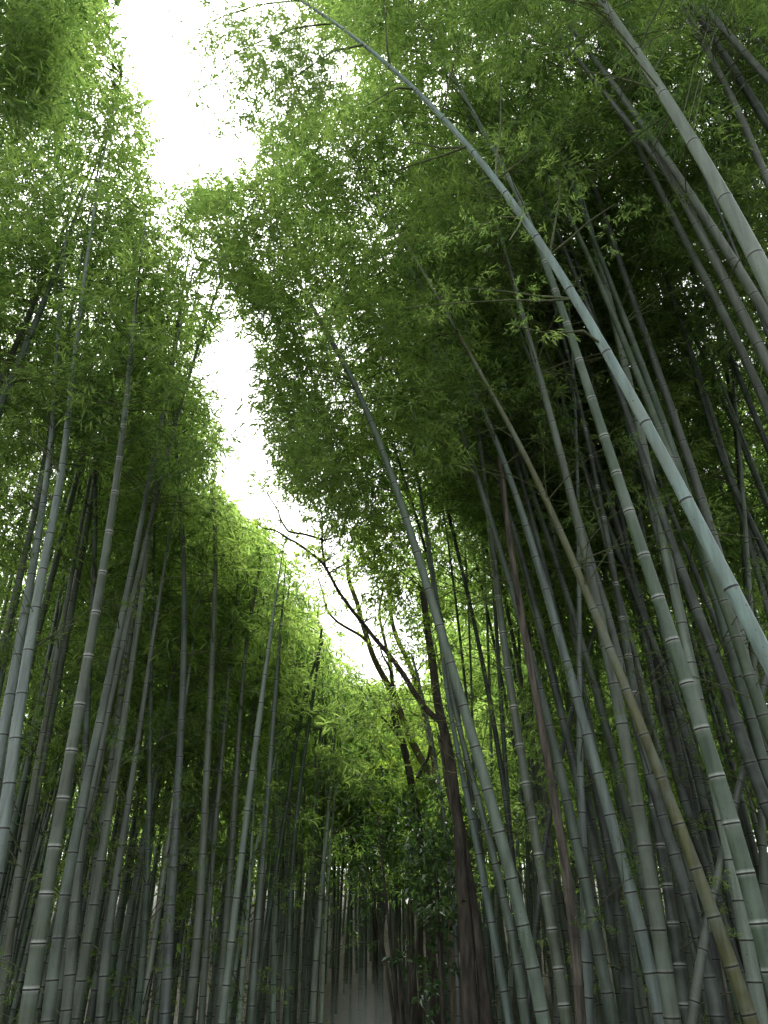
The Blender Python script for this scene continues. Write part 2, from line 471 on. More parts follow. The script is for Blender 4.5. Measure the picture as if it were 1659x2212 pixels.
def fill_crowns():
    """Thicken the crowns where the canopy is closed in the photo: clumps on branches of the bamboo nearest to each thin place."""
    nx, ny = int(PW // CELL) + 3, int(1800 // CELL) + 3
    cov = np.zeros((ny, nx))
    def add(p, kind, sc):
        x, y, zc = project(p)
        if not zc[0] > 0.5: return
        i, j = int((y[0] + CELL) // CELL), int((x[0] + CELL) // CELL)
        if 0 <= i < ny and 0 <= j < nx:
            a = AREA[kind] * sc * sc * (PF / zc[0]) ** 2 / CELL ** 2
            for di, dj, w in ((0, 0, .4), (1, 0, .15), (-1, 0, .15), (0, 1, .15), (0, -1, .15)):
                if 0 <= i + di < ny and 0 <= j + dj < nx: cov[i + di, j + dj] += a * w
    for B in BAMBOO:
        for p, a, sc in B['spots']: add(p, B['kind'], sc)
    # candidate anchors: points on the upper culms
    AP, AI = [], []
    for bi, B in enumerate(BAMBOO):
        if not B['crown']: continue
        P = B['P']; m = P[:, 2] > 3.6
        AP.append(P[m]); AI.append(np.full(m.sum(), bi))
    AP = np.concatenate(AP); AI = np.concatenate(AI)
    ax, ay, az = project(AP)
    before = cov.copy(); added = 0
    for i in range(ny):
        for j in range(nx):
            cx, cyy = (j - 0.5) * CELL, (i - 0.5) * CELL
            want = want_cover(cx, cyy)
            if want <= 0: continue
            if cyy < 1490: want *= float(np.clip((max(np.interp(cyy, GAP_Y, GAP_L) - cx, cx - np.interp(cyy, GAR_Y, GAP_R))) / 80.0, 0.4, 1))
            tries = 0
            while cov[i, j] < want and tries < 110:
                tries += 1
                d = np.hypot(ax - cx, ay - cyy)
                ok = np.nonzero((d < min(0.6 + 0.03 * tries, 1.7) * PF / np.maximum(az, 1)) & (az > 5.0))[0]
                if not len(ok): continue
                w_ = 1 / az[ok] ** 2; a = int(rng.choice(ok, p=w_ / w_.sum()))
                B = BAMBOO[AI[a]]
                d0 = ray(cx + rng.normal(0, CELL * .4), cyy + rng.normal(0, CELL * .4))
                Yp = AP[a][1] + rng.normal(0, 0.45)
                c = np.array([0, 0, CAMZ]) + d0 * (Yp / d0[1])
                m = (AP[a] + c) / 2 + np.array([0, 0, 0.12])
                az_ = math.atan2(c[1] - AP[a][1], c[0] - AP[a][0])
                if project(c)[2][0] < 6.0: continue
                n0 = added
                for q in range(4):
                    p = c + rng.normal(0, 0.17, 3)
                    if in_gap(p, MARGIN[B['kind']] * rng.uniform(.3, 1.8))[0] or hides_culm(p, 0.36): continue
                    sc = rng.uniform(.8, 1.25)
                    B['spots'].append((p, az_ + rng.normal(0, 0.8), sc)); add(p, B['kind'], sc); added += 1
                if added - n0 > 1: B['twigs'].append((resample([AP[a], m, c], 4), 0.005, 0.0015))
    print("filled sprays", added, "mean cover", before.mean(), cov.mean())

def want_cover(x, y):
    """How closed the canopy is (leaf area over ground area seen) left and right of the open strip."""
    if y > 1700 or y < -30 or x < -30 or x > PW + 30: return 0
    l, r = float(np.interp(y, GAP_Y, GAP_L)), float(np.interp(y, GAR_Y, GAP_R))
    if y < 1490 and l < x < r: return 0
    left = x < l or (y >= 1490 and x < 800)
    if left:
        if y < 1000: return 3.0
        return float(np.interp(y, [1000, 1500, 1700], [2.4, 1.3, 0.8]))
    if x > 1150:
        return float(np.interp(y, [0, 900, 1300, 1600], [3.3, 2.7, 1.7, 1.1]))
    return float(np.interp(y, [0, 900, 1200, 1400, 1650], [3.5, 3.2, 2.0, 1.3, 1.0]))

def hang_crowns():
    nl = 0
    for B in BAMBOO:
        if not B['spots']: continue
        base = np.array(B['root'].location)
        nl += len(B['spots'])
        fm = foliage_mesh("foliage", [(p - base, a, s) for p, a, s in B['spots']], B['kind'], [(C - base, a, b) for C, a, b in B['twigs']], [LEAF, TWIG], rng, 1.0, B['hue'])
        link("foliage", fm, B['root'])
    print("sprays", nl)

def traced_path(pts, w0, w1, D, k=0.0, ztop=None, bend=0.05):
    """pts: photo points bottom to top of one culm, w0 / w1 its width in the photo at the first and last,
    D its real thickness at the first. Gives the standing culm's centreline from the ground to its tip and radii."""
    x0, y0 = pts[0]
    t0 = PF * D / w0
    d0 = ray(x0, y0)
    Y0 = t0 * d0[1]
    z0 = CAMZ + t0 * d0[2]
    Y0 -= k * z0
    C = []
    T = []
    for (x, y) in pts:
        d = ray(x, y)
        t = (Y0 + k * CAMZ) / (d[1] - k * d[2])
        C.append(np.array([0, 0, CAMZ]) + t * d); T.append(t)
    C = np.array(C); T = np.array(T)
    z = C[:, 2]
    deg = min(4 if len(pts) > 7 else 3, len(pts) - 2) if len(pts) > 3 else 1
    zm, zs = z.mean(), max(z.std(), 1e-3)
    px = np.polyfit((z - zm) / zs, C[:, 0], deg)
    zz = np.linspace(z.min(), z.max(), 40)
    xx = np.polyval(px, (zz - zm) / zs)
    yy = Y0 + k * zz
    M = np.stack([xx, yy, zz], 1)
    Ls = np.interp(zz, z, np.linspace(0, 1, len(z)))
    wz = w0 + (w1 - w0) * np.interp(zz, z, np.abs(np.array([p[1] for p in pts]) - y0) / max(1e-6, abs(pts[-1][1] - y0)))
    R = wz * np.interp(zz, z, T) / PF / 2
    R = np.minimum.accumulate(np.minimum(R, D * 0.5 * 1.08))
    # down to the ground
    tan = (M[6] - M[0]); tan /= tan[2]
    tan[0] *= 0.85
    zb = min(float(ground_z(M[0, 0] - tan[0] * M[0, 2], M[0, 1])), zz[0] - 0.05) - 0.05
    nb = 10
    zd = np.linspace(zb, zz[0], nb, endpoint=False)
    Dn = M[0] + tan * (zd - zz[0])[:, None]
    # up to the tip
    up = []
    rt = []
    tip = ztop if ztop is not None else max(zz[-1] + 2.2, rng.uniform(11.5, 14.5) + (1.8 if M[0, 0] > 0.5 else 0.3))
    p = M[-1].copy(); tn = M[-1] - M[-4]; tn /= np.linalg.norm(tn)
    hd = np.array([np.sign(-p[0]), 0.0, 0.0])
    rem = max(tip - zz[-1], 0.5); n = max(4, int(rem / 0.3))
    for i in range(n):
        tn = tn + hd * bend * 0.3 * (i / n) - np.array([0, 0, 1]) * 0.02 * (i / n); tn /= np.linalg.norm(tn)
        p = p + tn * rem / n
        up.append(p.copy()); rt.append(R[-1] * (1 - 0.93 * (i + 1) / n))
    P = np.concatenate([Dn, M, np.array(up)])
    Rb = np.linspace(R[0] * 1.06, R[0], nb, endpoint=False)
    Ra = np.concatenate([Rb, R, np.array(rt)])
    # leave the open strip of sky free of the unseen tip
    nvis = nb + len(M)
    for i in range(nvis, len(P)):
        if in_gap(P[i])[0]:
            P, Ra = P[:i], Ra[:i].copy()
            m = max(1, min(12, i - nvis))
            Ra[-m:] *= np.linspace(1, 0.15, m)
            break
    return P, Ra, zz[-1], Y0, M

# ------------------------------------------------------------------ ground and path
def build_ground():
    xs = np.concatenate([np.linspace(-300, -45, 12), np.linspace(-42, 42, 113), np.linspace(45, 300, 12)])
    ys = np.concatenate([np.linspace(-300, -14, 12), np.linspace(-12, 50, 83), np.linspace(54, 500, 14)])
    X, Yg = np.meshgrid(xs, ys)
    V = np.stack([X, Yg, ground_z(X, Yg)], -1).reshape(-1, 3)
    nx = len(xs); i = np.arange(len(ys) - 1)[:, None] * nx; j = np.arange(nx - 1)[None]
    Q = np.stack([i + j, i + j + 1, i + nx + j + 1, i + nx + j], -1).reshape(-1, 4)
    o = link("ground", mesh_quads("ground", V, Q, [LITTER], smooth=True)); o['kind'] = 'structure'
    ys = np.linspace(-12, 18.5, 62)
    us = np.linspace(-1.35, 1.35, 9)
    U, Yg = np.meshgrid(us, ys)
    X = U + path_x(Yg)
    V = np.stack([X, Yg, ground_z(X, Yg) * 0 + 0.012 + 0 * X], -1).reshape(-1, 3)
    nx = len(us); i = np.arange(len(ys) - 1)[:, None] * nx; j = np.arange(nx - 1)[None]
    Q = np.stack([i + j, i + j + 1, i + nx + j + 1, i + nx + j], -1).reshape(-1, 4)
    o = link("path", mesh_quads("path", V, Q, [GRAVEL], smooth=True)); o['kind'] = 'structure'
build_ground()

# ------------------------------------------------------------------ bamboos traced from the photo
# (label, colour, thickness m, width at bottom px, width at top px, lean k, [points], options)
TR = [
 # --- the side of the grove that leans over the path from the right
 ("bright blue-green bamboo arching diagonally across the whole upper right", BLUE, .084, 36.5, 6, 0, [(1690,1490),(1654,1417),(1574,1250),(1497,1105),(1427,975),(1359,855),(1297,742),(1244,645),(1187,552),(1129,470),(1072,387),(1007,317),(952,247),(894,192),(842,142),(785,97),(720,50),(650,0)], dict(inter=.36, hero='arch', ztop=11.2)),
 ("thick pale green bamboo crossing the upper right corner, the thickest there", (0.17, 0.225, 0.18), .112, 42, 14, 0, [(1720,740),(1670,630),(1629,547),(1582,457),(1537,380),(1494,305),(1457,240),(1419,185),(1384,120),(1347,72),(1312,22),(1285,-20)], dict(inter=.36)),
 ("tall grey-green bamboo standing free right of the sky gap, its top in leaves", GREY, .112, 31, 11, 0, [(1174,2210),(1157,2120),(1130,1995),(1110,1905),(1080,1825),(1050,1685),(1025,1597),(977,1475),(962,1387),(927,1267),(905,1207),(867,1097),(835,1000),(790,880),(750,800),(712,730)], dict(light=1.25)),
 ("thick green bamboo at the right with white node rings, in front of its neighbours", GREEN, .125, 41, 10, 0, [(1657,2067),(1627,1930),(1584,1797),(1547,1672),(1507,1555),(1472,1442),(1434,1332),(1402,1232),(1372,1137),(1342,1050),(1317,970),(1292,897),(1267,832),(1229,737),(1214,675),(1194,610),(1174,550),(1149,480),(1124,440),(1099,390),(1064,320)], dict(light=1.25, powder=1)),
 ("yellow-olive bamboo curving across in front of the grey-green culms", OLIVE, .105, 32, 10, 0, [(1622,2212),(1615,2185),(1582,2087),(1549,1995),(1512,1900),(1479,1805),(1444,1725),(1414,1647),(1384,1570),(1340,1475),(1302,1363),(1277,1300),(1254,1241),(1228,1186),(1205,1132),(1183,1083),(1156,1034),(1135,995),(1100,920),(1075,870)], {}),
 ("very pale lit bamboo at the bottom right corner, beside the thick green one", PALE, .118, 33, 9, 0, [(1645,2200),(1619,2052),(1589,1917),(1562,1785),(1540,1680),(1515,1540),(1489,1412),(1464,1305),(1442,1202),(1422,1107),(1404,1022),(1384,937),(1362,837),(1349,792),(1334,737),(1319,665),(1309,610),(1294,560),(1279,505),(1264,455),(1244,400),(1214,310),(1189,260)], {}),
 ("broad bluish-grey bamboo with evenly spaced dark rings, left of the mottled culm", (0.16,0.21,0.19), .118, 31, 10, 0, [(1429,2212),(1409,2120),(1389,2025),(1362,1927),(1337,1835),(1314,1750),(1289,1665),(1267,1580),(1243,1500),(1220,1414),(1198,1336),(1175,1262),(1155,1194),(1133,1128),(1112,1064),(1090,1001),(1040,880),(1010,820)], {}),
 ("mottled grey-brown bamboo left of the yellow-olive one at the foot of the grove", (0.098,0.122,0.088), .125, 36, 8, 0, [(1454,2212),(1439,2102),(1422,2002),(1404,1905),(1387,1807),(1372,1717),(1354,1627),(1337,1540),(1322,1450),(1305,1370),(1290,1292),(1271,1219),(1254,1145),(1237,1078),(1222,1013),(1200,950),(1175,870),(1155,790),(1142,737),(1124,645),(1109,590),(1089,535),(1069,475)], {}),
 ("dark grey bamboo between the mottled and the yellow-olive culms", DARK, .118, 32, 12, 0, [(1550,2212),(1527,2090),(1502,1995),(1472,1897),(1444,1805),(1412,1715),(1395,1640),(1375,1560),(1335,1415),(1300,1280)], {}),
 ("grey-blue bamboo right of the dead brown stem", GREY, .112, 28, 9, 0, [(1322,2212),(1304,2100),(1287,2000),(1264,1910),(1244,1825),(1224,1725),(1199,1620),(1179,1550),(1165,1488),(1149,1426),(1132,1366),(1117,1307),(1100,1251),(1082,1193),(1066,1137),(1046,1082),(1029,1029),(1015,995),(985,890)], dict(light=1.2)),
 ("dead brown bamboo with peeling skin among the green culms", BROWN, .09, 23, 12, 0, [(1254,2212),(1244,2040),(1229,1925),(1209,1800),(1189,1700),(1169,1550),(1154,1475),(1134,1379),(1119,1295),(1109,1211),(1097,1140),(1085,1031)], dict(dead=1)),
 ("dark grey bamboo just right of the grey-blue one beside the dead stem", DARK, .108, 25, 11, 0, [(1364,2212),(1344,2100),(1324,2000),(1304,1925),(1284,1840),(1269,1775),(1249,1690),(1224,1580),(1194,1475),(1189,1442),(1171,1377),(1157,1313),(1140,1255),(1125,1197),(1108,1144),(1095,1094),(1074,1046),(1061,1000)], {}),
 ("mossy green-brown bamboo with white rings, left of the dead brown stem", (0.11,0.135,0.095), .105, 26, 12, 0, [(1224,2212),(1204,2075),(1189,1975),(1169,1900),(1149,1755),(1124,1625),(1111,1523),(1095,1439),(1082,1343),(1070,1235),(1062,1163),(1055,1115)], dict(powder=1)),
 ("slim grey-green bamboo behind the tall free-standing one, second from the dark trunk", GREY, .095, 22, 9, 0, [(1137,2212),(1124,2140),(1102,2005),(1079,1900),(1054,1800),(1029,1710),(1002,1625),(979,1500),(962,1420)], {}),
 ("slim bluish bamboo right beside the dark tree trunk, first of its row", (0.15,0.20,0.185), .09, 20, 8, 0, [(1102,2212),(1084,2120),(1059,1975),(1039,1875),(1017,1755),(999,1675),(984,1600),(964,1475),(955,1420)], {}),
 ("thin bluish bamboo rising in front of the dark tree trunk", (0.17,0.20,0.21), .05, 10, 6, 0, [(990,2210),(973,1876),(951,1715),(920,1540),(904,1461),(889,1418)], dict(inter=.2)),
 ("grey bamboo between the bluish-grey and the mottled ones, partly hidden at its foot", GREY, .105, 24, 8, 0, [(1450,2212),(1425,2080),(1400,1960),(1369,1825),(1349,1720),(1329,1640),(1304,1565),(1289,1490),(1262,1415),(1241,1347),(1221,1282),(1203,1218),(1183,1159),(1164,1101),(1146,1048),(1133,1007),(1100,930),(1080,860),(1065,790)], {}),
 ("dark purplish-grey bamboo rising behind the thick green one", (0.085,0.095,0.09), .11, 23, 8, 0, [(1520,1930),(1505,1830),(1484,1740),(1465,1665),(1437,1510),(1424,1437),(1405,1357),(1382,1277),(1350,1197),(1329,1122),(1304,1052),(1287,990),(1264,927),(1244,872),(1229,812),(1199,737),(1174,645),(1154,585),(1134,530)], {}),
 ("dark slender bamboo half hidden behind the pale lit culm", GREEN, .09, 18, 10, 0, [(1557,1800),(1527,1705),(1497,1610),(1464,1520),(1440,1420),(1420,1300),(1395,1190)], {}),
 ("whitish grey bamboo running just under the arching blue-green one", (0.17,0.19,0.175), .11, 24, 9, 0, [(1610,1430),(1590,1340),(1560,1230),(1530,1130),(1509,1062),(1484,987),(1462,915),(1442,850),(1422,792),(1394,737),(1362,640),(1349,595),(1334,545),(1314,495),(1294,435),(1279,380),(1254,325),(1229,260)], {}),
 ("green-grey bamboo close beside the whitish one under the arching culm", GREEN, .10, 21, 11, 0, [(1495,1110),(1475,1040),(1454,977),(1434,922),(1414,862),(1394,802),(1364,737),(1349,690),(1334,645),(1314,600)], {}),
 ("dark green-grey bamboo slanting up left of the thickest corner culm", (0.11,0.135,0.11), .11, 24, 10, 0, [(1690,740),(1649,670),(1599,595),(1562,525),(1519,460),(1479,400),(1437,345),(1404,290),(1367,240),(1334,200),(1304,155),(1259,90),(1219,45)], dict(inter=.34)),
 ("pinkish grey bamboo slanting up, lowest of the three parallel culms at the upper right", PINK, .10, 21, 11, 0, [(1680,940),(1654,867),(1619,797),(1589,737),(1559,670),(1539,635),(1514,575),(1479,525),(1459,480),(1429,420),(1404,360),(1369,305),(1339,245),(1324,210)], {}),
 ("grey bamboo between the pinkish and the dark green-grey culms at the upper right", (0.14,0.155,0.135), .105, 23, 14, 0, [(1665,800),(1634,737),(1609,690),(1574,617),(1534,547),(1504,485),(1474,425),(1439,375),(1404,325)], {}),
 ("dark grey-green bamboo in the far upper right corner, second from the pale thick culm", DARK, .10, 19, 16, 0, [(1720,370),(1665,280),(1634,225),(1594,172),(1564,115),(1524,60),(1490,0),(1470,-40)], {}),
 ("light grey bamboo high in the upper right corner with leafy twigs below it", PINK, .095, 18, 13, 0, [(1720,240),(1665,180),(1624,130),(1589,95),(1549,47),(1505,0),(1480,-30)], {}),
 ("slim grey bamboo nearest the top right corner of the picture", PINK, .085, 14, 12, 0, [(1720,190),(1665,125),(1639,95),(1579,37),(1545,0),(1520,-30)], {}),
 ("slim grey bamboo with pale rings just right of the thickest upper corner culm", PINK, .085, 17, 12, 0, [(1700,480),(1665,410),(1634,340),(1614,280),(1599,245),(1569,190),(1539,140),(1504,65),(1470,0),(1455,-30)], {}),
 ("thin dark bamboo above the middle of the arching blue-green culm", DARK, .06, 10, 7, 0, [(1340,830),(1320,780),(1289,700),(1269,640),(1254,590),(1229,525),(1204,475)], {}),
 ("thin brownish bamboo rising between the whitish and the pinkish culms", PINK, .07, 13, 8, 0, [(1640,1250),(1610,1140),(1580,1040),(1550,930),(1520,840),(1484,737),(1459,660),(1439,605),(1419,545)], {}),
 ("dark bamboo behind the arching culm, slanting down to the right edge", DARK, .08, 15, 9, 0, [(1680,1260),(1640,1170),(1600,1080),(1570,1010),(1539,947),(1524,877),(1504,802),(1484,737)], {}),
 ("nearly upright dark bamboo at the right edge behind the arching culm", DARK, .08, 15, 10, 0, [(1635,1500),(1625,1400),(1614,1277),(1604,1162),(1602,1047),(1589,937),(1579,847),(1564,777)], {}),
 ("dark bamboo slanting out at the right edge above the upright dark one", DARK, .085, 16, 11, 0, [(1720,1100),(1660,970),(1629,892),(1599,822),(1574,762)], {}),
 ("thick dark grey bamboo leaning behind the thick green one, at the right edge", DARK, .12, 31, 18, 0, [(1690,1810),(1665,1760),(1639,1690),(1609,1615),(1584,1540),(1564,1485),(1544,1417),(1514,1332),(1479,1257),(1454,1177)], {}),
 ("dark mossy green bamboo at the right edge, under the arching culm's foot", (0.06,0.095,0.05), .115, 30, 22, 0, [(1690,1650),(1659,1575),(1624,1475),(1594,1387),(1564,1302)], {}),
 ("upright light green bamboo at the right edge, lower corner", (0.16,0.20,0.15), .085, 21, 12, 0, [(1660,2120),(1655,2010),(1650,1900),(1645,1775),(1640,1620),(1632,1480)], {}),
 ("dark slender bamboo standing alone right of the tall free-standing culm", DARK, .07, 13, 7, 0, [(1116,1960),(1109,1875),(1099,1775),(1084,1675),(1069,1575),(1049,1475),(1034,1382),(1014,1302),(994,1217),(974,1132),(949,1037)], {}),
 ("thin dark bamboo close behind the tall free-standing culm", DARK, .05, 8, 5, 0, [(975,1450),(965,1400),(950,1310),(925,1215),(890,1090),(860,990),(829,912)], {}),
 ("thin pale upright bamboo in the leafy gap right of the tall free-standing culm", PALE, .05, 7, 5, 0, [(1060,1600),(1058,1475),(1052,1362),(1044,1187),(1037,1112)], {}),
 ("thin pale bamboo left of the pale upright one in the leafy gap", PALE, .045, 6, 4, 0, [(1022,1600),(1017,1475),(1012,1312),(1005,1200)], {}),
 ("thin brown-grey bamboo seen behind the broad bluish-grey one", PINK, .07, 14, 9, 0, [(1500,2160),(1475,2000),(1450,1840),(1425,1700),(1400,1560),(1370,1440),(1345,1330)], {}),
 ("slim dark bamboo between the dark grey and yellow-olive culms", DARK, .08, 19, 12, 0, [(1600,1900),(1575,1790),(1550,1700),(1527,1600),(1505,1500),(1480,1400),(1455,1300)], {}),
 ("pale bluish nearly upright bamboo behind the foot of the dead brown stem", (0.17,0.21,0.20), .11, 27, 12, 0, [(1269,2212),(1264,1932),(1257,1782),(1254,1632),(1252,1532)], {}),
 ("dark grey bamboo crossing close behind the upper part of the yellow-olive one", DARK, .095, 20, 14, 0, [(1529,1882),(1499,1807),(1474,1707),(1449,1632),(1419,1507),(1394,1382)], {}),
 ("dark grey bamboo in the second row, left of the thick green one with white rings", DARK, .095, 20, 14, 0, [(1560,1880),(1539,1797),(1519,1732),(1484,1597),(1459,1522),(1424,1422)], {}),
 ("slim grey bamboo squeezed between two dark ones behind the olive culm", GREY, .085, 18, 13, 0, [(1590,2120),(1544,1922),(1524,1832),(1499,1732),(1474,1607),(1449,1527)], {}),
 ("slim grey-green upright bamboo left of the dead brown stem", GREY, .085, 15, 10, 0, [(1170,2212),(1164,2082),(1157,1932),(1154,1782),(1150,1640)], {}),
 ("slim dull bamboo standing upright between two leaning green-brown culms", GREEN, .07, 12, 8, 0, [(1143,2212),(1142,1957),(1139,1832),(1134,1682)], {}),
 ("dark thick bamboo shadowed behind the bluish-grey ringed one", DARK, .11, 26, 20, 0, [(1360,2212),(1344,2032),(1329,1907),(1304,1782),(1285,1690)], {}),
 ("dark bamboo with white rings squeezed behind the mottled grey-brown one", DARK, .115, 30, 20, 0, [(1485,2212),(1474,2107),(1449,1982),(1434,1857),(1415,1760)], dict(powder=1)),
 ("slim greenish bamboo in the row between the bluish one by the trunk and its neighbour", GREEN, .07, 12, 8, 0, [(1056,2212),(1050,2082),(1044,1857),(1030,1740)], {}),
 ("slim pale-footed bamboo left of the pale bluish upright one", (0.16,0.18,0.15), .08, 15, 10, 0, [(1204,2212),(1200,2030),(1190,1857),(1180,1740)], {}),
 ("thin upright bamboo between the lone dark one and the mossy one", GREY, .06, 10, 7, 0, [(1085,1560),(1078,1430),(1067,1300),(1060,1180)], {}),
 # --- fallen culms leaning against the rest
 ("broken bamboo leaning the other way low behind the olive culm", (0.12,0.14,0.115), .08, 22, 13, 0, [(1500,2150),(1515,2085),(1545,1910),(1565,1830),(1600,1690),(1650,1480)], dict(dead=2)),
 ("pale fallen bamboo leaning back from the path, right of the slim green culms", (0.22,0.27,0.23), .06, 9, 7, 0, [(1110,1960),(1117,1850),(1122,1720),(1130,1600),(1140,1500)], dict(dead=2)),
 ("dark fallen bamboo leaning back between the grey-blue and the broad bluish-grey culms", DARK, .06, 12, 8, 0, [(1170,1880),(1180,1810),(1200,1690),(1230,1560),(1275,1390)], dict(dead=2)),
 # --- the left side
 ("thickest bamboo at the left, dull green with white node rings", (0.080,0.108,0.072), .118, 35, 11, 0, [(60,2205),(67,2120),(80,2037),(97,1955),(112,1875),(123,1797),(137,1722),(150,1647),(175,1507),(185,1452),(196,1390),(207,1317),(222,1232),(230,1192),(242,1097),(254,1017),(260,977),(272,887),(277,812)], dict(powder=1)),
 ("thick blue-grey bamboo second from the thickest left one, with dark rings", GREY, .105, 28, 8, 0, [(105,2210),(117,2065),(135,1940),(152,1875),(167,1815),(177,1752),(190,1690),(200,1630),(215,1570),(235,1462),(247,1392),(260,1342),(275,1287),(287,1237),(302,1137),(315,1077),(327,1017),(340,947)], dict(light=1.2)),
 ("thick blue-grey bamboo cut by the left edge, running up in front of the leaves", (0.15,0.19,0.175), .115, 32, 13, 0, [(-25,1980),(-5,1850),(10,1775),(25,1640),(45,1525),(55,1457),(75,1317),(90,1237),(102,1187),(112,1137),(120,1087),(132,1037),(140,962),(145,925)], dict(light=1.2)),
 ("blue-grey bamboo at the left edge, left of its thicker twin", (0.15,0.19,0.175), .105, 26, 10, 0, [(-30,1790),(0,1625),(10,1565),(30,1457),(47,1357),(65,1262),(80,1177),(92,1097),(102,1022),(110,957),(117,862)], dict(light=1.2)),
 ("grey-green bamboo leaning in from the upper left edge amid leaves", GREY, .10, 19, 11, 0, [(-30,960),(0,886),(28,811),(59,741),(78,690),(101,640),(120,584)], {}),
 ("dark bamboo leaning in parallel, just above the upper left grey-green one", DARK, .085, 15, 10, 0, [(-25,910),(0,836),(17,783),(42,727),(64,682),(81,635)], {}),
 ("dark upright slender bamboo between the left thick culms", DARK, .07, 15, 8, 0, [(172,1900),(180,1725),(187,1575),(192,1475),(197,1387),(202,1237),(207,1137),(206,1037),(202,937)], {}),
 ("brownish green bamboo slanting down to the lower left corner", (0.095,0.11,0.075), .085, 20, 11, 0, [(0,2190),(15,2075),(35,1925),(55,1800),(75,1690),(95,1575),(112,1475),(130,1380)], {}),
 ("grey-green bamboo third from the thickest left one", (0.11,0.135,0.10), .095, 23, 9, 0, [(160,2212),(172,2125),(185,2070),(200,1975),(215,1865),(230,1795),(245,1700),(260,1615),(277,1475),(295,1382),(312,1237),(320,1180)], {}),
 ("dark upright bamboo left of the middle that runs highest into the leaves", (0.085,0.105,0.095), .10, 23, 8, 0, [(355,2212),(360,2125),(367,2005),(372,1910),(377,1845),(382,1715),(387,1635),(392,1540),(397,1440),(399,1337),(400,1262),(395,1187),(392,1137),(387,1037)], {}),
 ("upright grey-green bamboo with dark rings next right of the highest dark one", (0.125,0.155,0.12), .095, 21, 8, 0, [(407,2212),(415,2125),(425,2025),(430,1980),(435,1890),(440,1820),(445,1720),(450,1575),(458,1430),(465,1287),(465,1187),(460,1077)], dict(light=1.15)),
 ("plain green-grey bamboo under the brightest leaves, left of the crossing pair", (0.11,0.135,0.10), .09, 18, 7, 0, [(472,2212),(480,2075),(490,1975),(500,1875),(505,1775),(512,1615),(520,1525),(532,1412),(545,1312)], {}),
 ("slim bamboo leaning right into the bright leaves, left one of a near pair", GREEN, .085, 15, 6, 0, [(550,2212),(565,2075),(580,1975),(590,1925),(610,1800),(625,1700),(645,1575),(660,1505),(685,1420)], {}),
 ("slim bamboo leaning right into the bright leaves, right one of a near pair", GREEN, .09, 16, 6, 0, [(620,2212),(625,2000),(630,1900),(640,1775),(650,1675),(670,1550),(680,1475),(690,1400)], {}),
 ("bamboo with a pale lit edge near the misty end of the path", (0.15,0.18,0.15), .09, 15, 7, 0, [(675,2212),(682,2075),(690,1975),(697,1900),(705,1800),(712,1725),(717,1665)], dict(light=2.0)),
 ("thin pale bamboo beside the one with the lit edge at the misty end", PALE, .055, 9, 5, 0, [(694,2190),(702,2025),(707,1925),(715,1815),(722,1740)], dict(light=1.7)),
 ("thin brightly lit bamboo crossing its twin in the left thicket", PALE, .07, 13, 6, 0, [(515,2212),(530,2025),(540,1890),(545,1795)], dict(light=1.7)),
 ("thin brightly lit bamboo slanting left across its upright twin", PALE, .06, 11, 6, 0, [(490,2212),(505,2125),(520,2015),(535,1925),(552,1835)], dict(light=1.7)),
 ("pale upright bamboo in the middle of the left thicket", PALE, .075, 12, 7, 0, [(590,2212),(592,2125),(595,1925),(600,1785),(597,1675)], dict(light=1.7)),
 ("thin whitish bamboo leaning right with its bare tip in leaves", PALE, .05, 9, 5, 0, [(280,2200),(295,2050),(310,1900),(328,1775),(345,1700),(355,1645)], {}),
 ("pale slanting bamboo left of the dark upright culm", (0.2,0.24,0.2), .08, 17, 8, 0, [(300,2212),(325,2075),(350,1925),(360,1835),(372,1750)], {}),
 ("pale thin bamboo hugging the foot of the dark upright culm", (0.2,0.24,0.2), .06, 11, 7, 0, [(335,2212),(345,2125),(357,1975),(367,1855)], {}),
 ("grey slanting bamboo in the thicket between the third thick culm and the pale ones", GREY, .07, 14, 9, 0, [(250,2212),(262,2075),(280,1975),(295,1910),(305,1860),(320,1780)], {}),
 ("straight light-green bamboo between the ringed upright one and the plain one", (0.15,0.19,0.14), .08, 16, 9, 0, [(435,2212),(442,2100),(450,1975),(460,1865),(472,1715),(482,1605)], {}),
 ("grey bamboo in the second row right of the third thick left culm", (0.13,0.16,0.13), .09, 21, 11, 0, [(215,2212),(225,2100),(240,1975),(255,1875),(277,1740),(292,1640)], {}),
 ("slim upright green bamboo left of the bare whitish one", GREEN, .075, 16, 9, 0, [(295,2212),(305,2100),(315,1975),(320,1850),(322,1725),(325,1565)], {}),
 ("thin pale bamboo slanting behind the thickest left culm", (0.17,0.2,0.16), .05, 9, 6, 0, [(20,2120),(40,2000),(60,1900),(90,1825),(110,1740),(150,1590)], {}),
 ("dull thick bamboo right behind the blue-grey second left culm", (0.10,0.12,0.095), .10, 25, 16, 0, [(140,2212),(150,2125),(160,1955),(172,1850),(190,1740)], {}),
]

